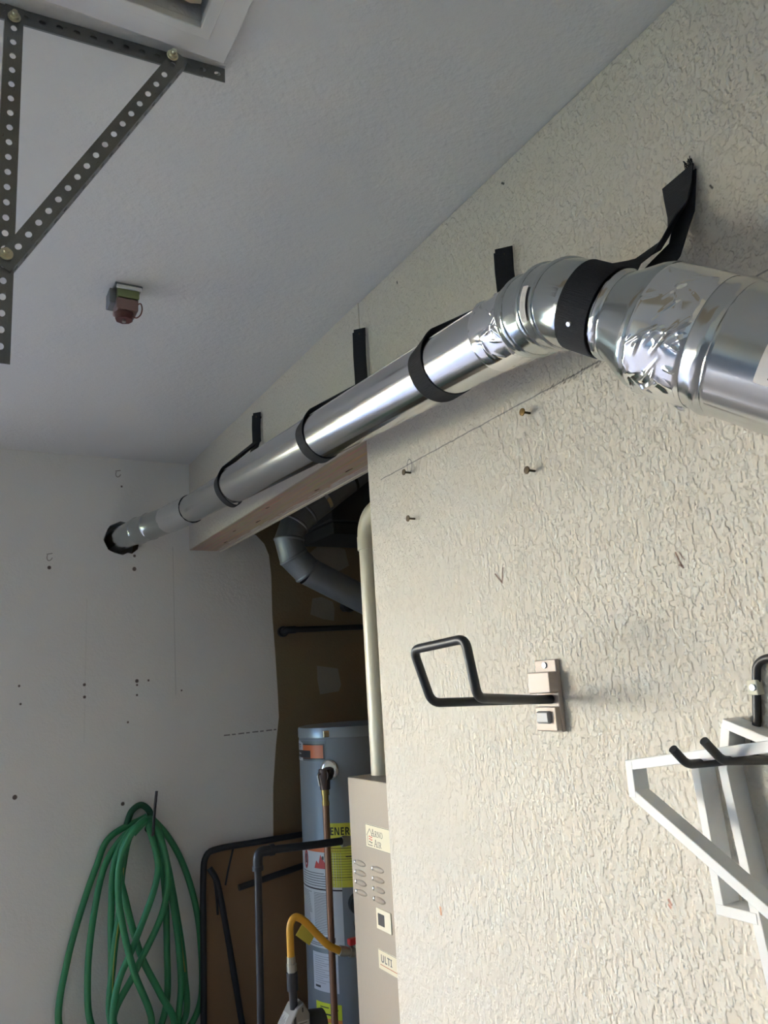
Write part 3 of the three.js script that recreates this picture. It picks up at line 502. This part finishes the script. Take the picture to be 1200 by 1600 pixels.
  part(o, 'energy_label', tankPatch(-27, 14, -0.915, -0.635), S([1, 1, 1], 0.45, 0, { map: canvas(512, 640, (x, w, h) => {
    x.fillStyle = '#d8d043'; x.fillRect(0, 0, w, h); x.fillStyle = '#1c1a10'; x.font = 'bold 110px sans-serif'; x.fillText('ENERGY', 20, 120); x.fillRect(20, 250, 470, 6); x.fillRect(20, 358, 470, 5);
    for (let i = 0; i < 12; i++) x.fillRect(30, 280 + i * 26, 420 - (i * 71) % 160, 3); x.fillRect(230, 330, 240, 12); x.fillRect(20, 545, 470, 3);
  }) }), 'yellow energy label');
  part(o, 'rating_label', tankPatch(-57, -22, -1.36, -1.2), S([1, 1, 1], 0.5, 0, { map: canvas(256, 384, (x, w, h) => {
    x.fillStyle = '#d3d2d6'; x.fillRect(0, 0, w, h); x.fillStyle = '#666'; for (let i = 0; i < 13; i++) x.fillRect(24, 36 + i * 22, 200 - (i * 47) % 120, 3); x.fillStyle = '#444'; x.fillRect(24, 330, 60, 22); x.fillRect(190, 330, 44, 22);
  }) }), 'white rating plate');
  part(o, 'lower_label', tankPatch(-54, -20, -1.56, -1.405), S([1, 1, 1], 0.5, 0, { map: canvas(256, 384, (x, w, h) => {
    x.fillStyle = '#d6dc2a'; x.fillRect(0, 0, w, h * 0.55); x.fillStyle = '#e08a3a'; x.fillRect(0, h * 0.4, w, h * 0.1); x.fillStyle = '#b7bcc8'; x.fillRect(0, h * 0.62, w, h * 0.38); x.fillStyle = '#222'; x.fillRect(50, 40, 90, 10); x.fillRect(40, 100, 30, 26); x.fillRect(80, 106, 130, 14); x.fillRect(210, 50, 16, 14); x.fillStyle = '#4d58a8'; x.fillRect(170, 260, 50, 60);
  }) }), 'yellow and white sticker');
  // relief valve
  const N = tn(-22.7), pv = (k, y) => new THREE.Vector3(TX + N.x * (TR + k), y + EYE, TZ + N.z * (TR + k));
  const v = part(o, 'relief_valve', merge([cyl(pv(0, -0.41), pv(0.045, -0.41), 0.024), cyl(pv(0.03, -0.41), pv(0.076, -0.41), 0.032, 0.028), cyl(pv(0.058, -0.385), pv(0.058, -0.475), 0.028, 0.024)]), M.bronze);
  part(v, 'flange', new THREE.LatheGeometry([[0.0001, 0.012], [0.026, 0.012], [0.04, 0.008], [0.048, 0]].map((p) => new THREE.Vector2(...p)), 32).applyQuaternion(new THREE.Quaternion().setFromUnitVectors(new THREE.Vector3(0, 1, 0), N)).translate(...pv(0.001, -0.395).toArray()), M.chrome);
  part(v, 'lever', bent([pv(0.07, -0.40), pv(0.088, -0.405).add(nr.clone().multiplyScalar(-0.02)), pv(0.088, -0.455).add(nr.clone().multiplyScalar(-0.012))], 0.005, 0.01), M.chrome);
  part(v, 'brass_union', merge([cyl(pv(0.058, -0.475), pv(0.058, -0.50), 0.019), cyl(pv(0.058, -0.50), pv(0.058, -0.528), 0.0155), cyl(pv(0.058, -0.526), pv(0.058, -0.545), 0.018)]), M.brass);
  part(o, 'discharge_pipe', tube([pv(0.058, -0.54), pv(0.058, -EYE + 0.08)], 0.016, { n: 2 }), M.copper, 'brown copper pipe');
  // dark round burner cover seen at the furnace's edge
  const B = tn(3), pb = (k, y) => new THREE.Vector3(TX + B.x * (TR + k), y + EYE, TZ + B.z * (TR + k));
  part(o, 'drain_cap', merge([cyl(pb(-0.002, -0.985), pb(0.04, -0.985), 0.05, 0.042), cyl(pb(0.0, -1.07), pb(0.06, -1.07), 0.03)]), M.dark, 'black round cap');
}
// ------------------------------------------------------------------ alcove: furnace
{
  const x0 = 1.4, zl = -2.783, top = -0.348;
  const o = thing('furnace', 'beige sheet-metal furnace cabinet with louvres, half hidden by the wall corner', 'furnace', [1.75, 0, -2.46]);
  part(o, 'cabinet', rbox(x0, 2.1, -EYE, top, zl, -2.15, 0.004), M.furnace);
  const louvre = (z, y) => { const g = new THREE.SphereGeometry(1, 20, 12); g.scale(0.007, 0.0105, 0.042); g.translate(x0, y + EYE, z); return g; };
  for (const zc of [-2.713, -2.578]) for (let i = 0; i < 4; i++) {
    const l = part(o, 'louvre', louvre(zc, -0.648 - i * 0.0335), M.furnace);
    part(l, 'slot', new THREE.SphereGeometry(1, 10, 8).scale(0.0055, 0.008, 0.008).translate(x0 - 0.0028, -0.648 - i * 0.0335 + EYE, zc - 0.034), M.chrome);
  }
  const face = (za, zb, ya, yb, map, label, name) => part(o, name, new THREE.BoxGeometry(zb - za, yb - ya, 0.002).rotateY(-Math.PI / 2).translate(x0 - 0.001, (ya + yb) / 2 + EYE, (za + zb) / 2), S([1, 1, 1], 0.5, 0, { map }), label);
  face(-2.655, -2.47, -0.582, -0.502, canvas(512, 224, (x, w, h) => {
    x.fillStyle = '#d5ccae'; x.fillRect(0, 0, w, h); x.strokeStyle = '#555'; x.lineWidth = 5; x.strokeRect(4, 4, w - 8, h - 8); x.strokeStyle = '#444'; x.lineWidth = 7;
    x.beginPath(); x.moveTo(24, 110); x.lineTo(90, 40); x.lineTo(150, 110); x.moveTo(44, 110); x.lineTo(44, 196); x.lineTo(140, 196); x.stroke();
    x.fillStyle = '#222'; x.font = '98px serif'; x.fillText('A', 120, 105); x.font = '76px serif'; x.fillText('RNO', 190, 105); x.font = '98px serif'; x.fillText('A', 170, 200); x.font = '76px serif'; x.fillText('IR', 240, 200);
    x.strokeStyle = '#c0352d'; x.lineWidth = 9; for (const y of [118, 142]) { x.beginPath(); x.moveTo(70, y); x.bezierCurveTo(95, y - 22, 110, y + 18, 138, y - 4); x.stroke(); } x.strokeStyle = '#333'; x.beginPath(); x.moveTo(70, 168); x.bezierCurveTo(95, 148, 110, 186, 138, 164); x.stroke();
  }), 'cream maker plate with a house outline', 'maker_plate');
  face(-2.607, -2.44, -0.972, -0.908, canvas(384, 160, (x, w, h) => { x.fillStyle = '#d3c9ac'; x.fillRect(0, 0, w, h); x.strokeStyle = '#777'; x.lineWidth = 4; x.strokeRect(3, 3, w - 6, h - 6); x.strokeStyle = '#444'; x.lineWidth = 2; x.font = 'bold 84px sans-serif'; x.fillStyle = '#555'; x.fillText('ULTI', 40, 96); x.fillStyle = '#a5523c'; x.fillRect(30, 116, 300, 6); }), 'cream name plate', 'name_plate');
  part(o, 'latch_frame', rbox(x0 - 0.004, x0, -0.842, -0.775, -2.602, -2.50, 0.001), M.cream);
  part(o, 'latch_opening', rbox(x0 - 0.0055, x0 - 0.001, -0.828, -0.79, -2.588, -2.545, 0.001), M.dark);
}
// ------------------------------------------------------------------ alcove: pipes
{
  const o = thing('vent_pipe', 'cream plastic vent pipe rising from the furnace with an elbow at its top', 'pipe', [1.515, top_(-0.348), -2.715]);
  part(o, 'pipe', cyl(P(1.515, -0.347, -2.715), P(1.515, 0.56, -2.715), 0.042, 0.042, 36), M.pvc);
  part(o, 'elbow', merge([cyl(P(1.515, 0.53, -2.715), P(1.515, 0.585, -2.715), 0.048, 0.048, 36), loftN(cylRings((t) => P(1.515, 0.585 + 0.09 * Math.sin(t * Math.PI / 2), -2.715 + 0.09 * (1 - Math.cos(t * Math.PI / 2))), () => 0.046, 14), null, 36), cyl(P(1.515, 0.675, -2.63), P(1.515, 0.675, -2.575), 0.048, 0.048, 36)]), M.pvc);
  part(o, 'pipe', cyl(P(1.515, 0.675, -2.58), P(1.515, 0.675, -1.65), 0.042, 0.042, 36), M.pvc);
}
function top_(y) { return y + EYE; }
{
  const o = thing('flue_pipe', 'dull grey sheet-metal flue pipe bent at an elbow in the dark alcove', 'pipe', [1.5, 2.2, -3.4]);
  const r = 0.069, z = -3.4, A = P(2.02, 1.2, z), B = P(1.545, 0.835, z), C = P(1.545, 0.55, z), D = P(2.6, 0.06, z);
  part(o, 'upper_pipe', ductRings([[A, r], [line(A, B, 0.5), r], [B, r]]), M.galvDull);
  const g = [B, P(1.487, 0.778, z), P(1.455, 0.70, z), P(1.475, 0.618, z), C], rings = [];
  g.forEach((c, i) => { const d = g[Math.min(4, i + 1)].clone().sub(g[Math.max(0, i - 1)]).normalize(); for (const [s, q] of [[-0.008, r + 0.002], [-0.003, r + 0.006], [0.003, r + 0.006], [0.008, r + 0.002]]) rings.push([c.clone().addScaledVector(d, s), q, d]); });
  part(o, 'elbow', ductRings(rings), M.galvDull);
  part(o, 'lower_pipe', ductRings([[C, r], [D, r]]), M.galvDull);
  part(o, 'clamp_band', ductRings([[line(A, B, 0.46), r + 0.003], [line(A, B, 0.49), r + 0.003]]), M.dark, 'black band');
  part(o, 'foil_tape', ductPatch(line(A, B, 0.8), B.clone().sub(A).normalize(), r + 0.002, -0.01, 0.012, -0.9, 0.5), M.foil);
}
{
  const o = thing('plenum_box', 'black insulated duct box hanging in the dark alcove behind the flue', 'duct box', [2, 2.6, -3.7]);
  part(o, 'body', rbox(1.75, 2.35, 0.84, CEIL, -3.95, -3.52, 0.01), M.plenum);
  part(o, 'flange', rbox(1.77, 2.33, 0.775, 0.84, -3.93, -3.55, 0.008), M.plenum);
}
{
  const o = thing('wall_pipe', 'short dark iron pipe running across the bare drywall from a wall elbow', 'pipe', [1.7, 1.9, -4.05]);
  part(o, 'pipe', tube(pts([[1.70, 0.316, -4.035], [2.6, 0.33, -4.035]]), 0.0165, { n: 2 }), M.blackPipe);
  part(o, 'elbow', merge([bent(pts([[1.745, 0.317, -4.035], [1.693, 0.315, -4.035], [1.693, 0.311, -4.1]]), 0.021, 0.02), cyl(P(1.693, 0.311, -4.1), P(1.693, 0.311, -4.08), 0.03)]), M.blackPipe);
  const k = thing('pipe_knob', 'dark round pipe cap beside the cream vent pipe under the flue', 'cap', [2.09, 2.05, -4.05]);
  part(k, 'cap', merge([cyl(P(2.095, 0.45, -4.1), P(2.095, 0.45, -4.03), 0.03), cyl(P(2.095, 0.45, -4.03), P(2.095, 0.45, -4.0), 0.04, 0.034)]), M.blackPipe);
}
{
  const z = -3.3, o = thing('gas_pipe', 'black iron gas pipe rising from the floor and bending right past the tank', 'pipe', [1.215, 0, z]);
  part(o, 'riser', tube(pts([[1.216, -EYE, z], [1.220, -0.71, z]]), 0.0155, { n: 2 }), M.blackPipe);
  part(o, 'elbow', merge([bent(pts([[1.22, -0.735, z], [1.2205, -0.668, z], [1.29, -0.668, z]]), 0.021, 0.03), cyl(P(1.22, -0.74, z), P(1.22, -0.722, z), 0.024), cyl(P(1.275, -0.668, z), P(1.293, -0.668, z), 0.024)]), M.blackPipe);
  part(o, 'cross_pipe', tube(pts([[1.285, -0.668, z], [1.60, -0.682, z], [2.6, -0.70, z]]), 0.0165, { n: 6 }), M.blackPipe);
  part(o, 'union', merge([cyl(P(1.615, -0.684, z), P(1.64, -0.685, z), 0.024, 0.024, 8), cyl(P(1.64, -0.685, z), P(1.655, -0.686, z), 0.021)]), M.fitting);
}
{
  const z = -3.1, o = thing('gas_connector', 'yellow flexible gas connector curving over to a red-handled valve by the furnace', 'gas line', [1.275, 0.5, z]);
  part(o, 'flex_tube', tube(pts([[1.274, -1.04, z], [1.273, -0.97, z], [1.276, -0.915, z], [1.294, -0.893, z], [1.325, -0.905, z], [1.40, -0.985, z], [1.44, -1.025, z], [1.49, -1.055, z]]), 0.0145, { n: 80 }), M.yellowFlex);
  part(o, 'nut', merge([cyl(P(1.485, -1.052, z), P(1.515, -1.062, z), 0.021, 0.021, 6), cyl(P(1.515, -1.062, z), P(1.53, -1.066, z), 0.017)]), M.fitting);
  const v = part(o, 'valve', merge([cyl(P(1.53, -1.066, z), P(1.60, -1.08, z), 0.021), cyl(P(1.558, -1.07, z), P(1.558, -1.04, z), 0.014), bent(pts([[1.59, -1.078, z], [1.62, -1.082, z], [1.62, -1.082, -2.783]]), 0.016, 0.015)]), M.fitting);
  part(v, 'handle', rbox(1.527, 1.60, -1.043, -1.018, z - 0.014, z + 0.014, 0.006), M.red, 'red handle');
  part(o, 'tag', new THREE.BoxGeometry(0.075, 0.06, 0.0015).rotateZ(-0.7).translate(1.352, -0.965 + EYE, z - 0.018), S([0.62, 0.55, 0.08], 0.5), 'yellow paper tag');
  part(o, 'lower_fitting', merge([cyl(P(1.274, -1.03, z), P(1.274, -1.055, z), 0.017, 0.017, 6), cyl(P(1.275, -1.055, z), P(1.276, -1.085, z), 0.02, 0.02, 6)]), M.fitting);
  part(o, 'black_nipple', merge([cyl(P(1.276, -1.085, z), P(1.277, -1.15, z), 0.022), cyl(P(1.277, -1.15, z), P(1.28, -1.215, z), 0.016)]), M.blackPipe);
  const g = thing('gas_regulator', 'faceted grey gas regulator box with printed labels under the yellow gas line', 'regulator', [1.3, 0, z]);
  const sh = new THREE.Shape([[1.24, -EYE], [1.24, -1.275], [1.283, -1.213], [1.305, -1.2], [1.326, -1.235], [1.332, -EYE]].map(([a, b]) => new THREE.Vector2(a, b + EYE)));
  part(g, 'body', new THREE.ExtrudeGeometry(sh, { depth: 0.08, bevelEnabled: true, bevelSize: 0.006, bevelThickness: 0.01, bevelSegments: 2 }).translate(0, 0, z - 0.055), S([0.62, 0.62, 0.62], 0.5, 0.1, { map: (() => { const t = canvas(256, 256, (x, w, h) => { x.fillStyle = '#a49f95'; x.fillRect(0, 0, w, h); x.fillStyle = '#3c3a38'; x.fillRect(60, 60, 26, 40); x.fillRect(150, 20, 14, 24); x.fillStyle = '#c9c5bd'; x.fillRect(100, 90, 120, 90); x.fillStyle = '#55524e'; for (let i = 0; i < 6; i++) x.fillRect(112, 100 + i * 13, 90 - (i * 23) % 40, 4); }); t.wrapS = t.wrapT = THREE.RepeatWrapping; t.repeat.set(10, 6); t.offset.set(-12.4, -0.4); return t; })() }));
  part(g, 'side_cap', cyl(P(1.335, -1.30, z - 0.02), P(1.41, -1.30, z - 0.02), 0.06, 0.05), M.dark, 'black round side cap');
}
// ------------------------------------------------------------------ back wall: table leaning, hose on its hook
{
  const z = -4.03, o = thing('folding_table', 'brown board table with a black tube frame leaning on the back wall beside the hose', 'table', [1.5, 0, z]);
  const s = new THREE.Shape(); s.moveTo(1.212, 0); s.lineTo(1.212, EYE - 0.84); s.quadraticCurveTo(1.215, EYE - 0.775, 1.285, EYE - 0.77); s.lineTo(1.98, EYE - 0.766); s.lineTo(1.98, 0); s.lineTo(1.212, 0);
  part(o, 'board', new THREE.ExtrudeGeometry(s, { depth: 0.018, bevelEnabled: false }).translate(0, 0, ZB + 0.012), M.board);
  part(o, 'frame_tube', tube(pts([[1.2, -EYE, z], [1.203, -1.2, z], [1.206, -0.87, z], [1.213, -0.81, z], [1.235, -0.778, z], [1.285, -0.768, z], [1.5, -0.766, z], [1.98, -0.765, z]]), 0.0155, { n: 120 }), M.blackTube);
  part(o, 'leg', tube(pts([[1.235, -0.85, z + 0.005], [1.262, -0.90, z + 0.02], [1.285, -1.0, z + 0.025], [1.412, -EYE, z + 0.03]]), 0.015, { n: 60 }), M.blackTube);
  part(o, 'cross_brace', tube(pts([[1.383, -0.965, z + 0.01], [1.98, -0.885, z + 0.01]]), 0.0155, { n: 2 }), M.blackTube);
  part(o, 'latch_rod', tube(pts([[1.362, -0.775, z], [1.33, -0.87, z + 0.01], [1.312, -0.94, z + 0.015]]), 0.005), M.blackTube);
  part(o, 'latch_rod', tube(pts([[1.25, -0.86, z], [1.265, -0.95, z + 0.005], [1.275, -1.07, z + 0.005]]), 0.006), M.blackTube);
}
{
  const o = thing('garden_hose', 'green garden hose coiled in long loops on a hook on the back wall', 'hose', [0.95, 0.95, -4.03]);
  const loops = [
    [[0.93, -0.567], [0.754, -0.642], [0.699, -0.76], [0.655, -0.88], [0.585, -1.128], [0.556, -1.378], [0.63, -1.53], [0.86, -1.565], [1.09, -1.56], [1.178, -1.46], [1.188, -1.169], [1.152, -0.953], [1.08, -0.757], [0.993, -0.624]],
    [[0.94, -0.58], [0.88, -0.606], [0.812, -0.651], [0.741, -0.753], [0.697, -0.938], [0.672, -1.199], [0.69, -1.41], [0.76, -1.53], [0.95, -1.56], [1.105, -1.5], [1.109, -1.287], [1.07, -1.012], [1.012, -0.729], [0.975, -0.62]],
    [[0.935, -0.585], [0.85, -0.63], [0.785, -0.737], [0.77, -0.957], [0.774, -1.171], [0.786, -1.424], [0.86, -1.54], [0.97, -1.53], [1.022, -1.42], [1.027, -1.181], [1.012, -0.865], [0.974, -0.65]],
    [[0.935, -0.58], [0.86, -0.63], [0.82, -0.78], [0.808, -0.953], [0.782, -1.173], [0.778, -1.429], [0.88, -1.55], [1.05, -1.54], [1.09, -1.40], [1.085, -1.2], [1.05, -0.95], [1.005, -0.74], [0.965, -0.62]],
    [[0.93, -0.585], [0.833, -0.668], [0.805, -0.786], [0.833, -0.924], [0.909, -1.183], [0.995, -1.357], [1.06, -1.5], [1.0, -1.57], [0.85, -1.55], [0.786, -1.416], [0.883, -1.237], [1.009, -1.001], [1.03, -0.83], [0.975, -0.63]],
    [[0.94, -0.60], [0.984, -0.815], [0.882, -1.107], [0.801, -1.286], [0.79, -1.46], [0.87, -1.56], [0.955, -1.49], [0.874, -1.236], [0.826, -1.052], [0.80, -0.88], [0.81, -0.74], [0.87, -0.62]],
  ];
  const path = []; const z0 = -4.082;
  loops.forEach((l, k) => l.forEach(([x, y], i) => {
    const z = z0 + k * 0.032 + 0.032 * i / (l.length - 1), s = (z + 4.1) / 4.1 * -1 * 0.0; const f = -z / 4.03; path.push(P(x * f, y * f, z));
  }));
  path.push(P(0.90, -0.565, z0 + 0.165), P(0.84, -0.62, z0 + 0.17));
  const hoseCurve = new THREE.CatmullRomCurve3(path, false, 'centripetal');
  part(o, 'hose', capped(new THREE.TubeGeometry(hoseCurve, 1500, 0.0152, 12, false), hoseCurve, 0.0152, 12), M.hose);
  for (const l of [[3, 2, 5], [1, 10, 13]]) {
    const seg = loops[l[0]].slice(l[1], l[2] + 1).map(([x, y], j) => { const z = z0 + l[0] * 0.032 + 0.032 * (j + l[1]) / (loops[l[0]].length - 1), f = -z / 4.03; return P(x * f, y * f, z + 0.0146); });
    part(o, 'stripe', tube(seg, 0.003, { n: 60, s: 6 }), M.stripe, 'yellow stripe');
  }
  const h = thing('hose_hook', 'dark metal hook with an upright tip holding up the coiled green hose', 'hook', [0.94, 0.97, -4.1]);
  part(h, 'rod', bent(pts([[0.955, -0.634, -4.1], [0.925, -0.636, -3.885], [0.93, -0.53, -3.88], [0.942, -0.44, -3.89]]), 0.0065, 0.02), M.hook);
  part(h, 'wall_plate', cyl(P(0.955, -0.634, -4.1), P(0.9545, -0.6342, -4.092), 0.02), M.hook);
  part(o, 'short_end', tube(pts([[0.845, -0.60, -4.082], [0.87, -0.54, -4.082], [0.91, -0.518, -4.082], [0.945, -0.54, -4.082], [0.975, -0.60, -4.084]]), 0.0152), S([0.02, 0.1, 0.05], 0.5));
}
renderer.render(scene, camera);
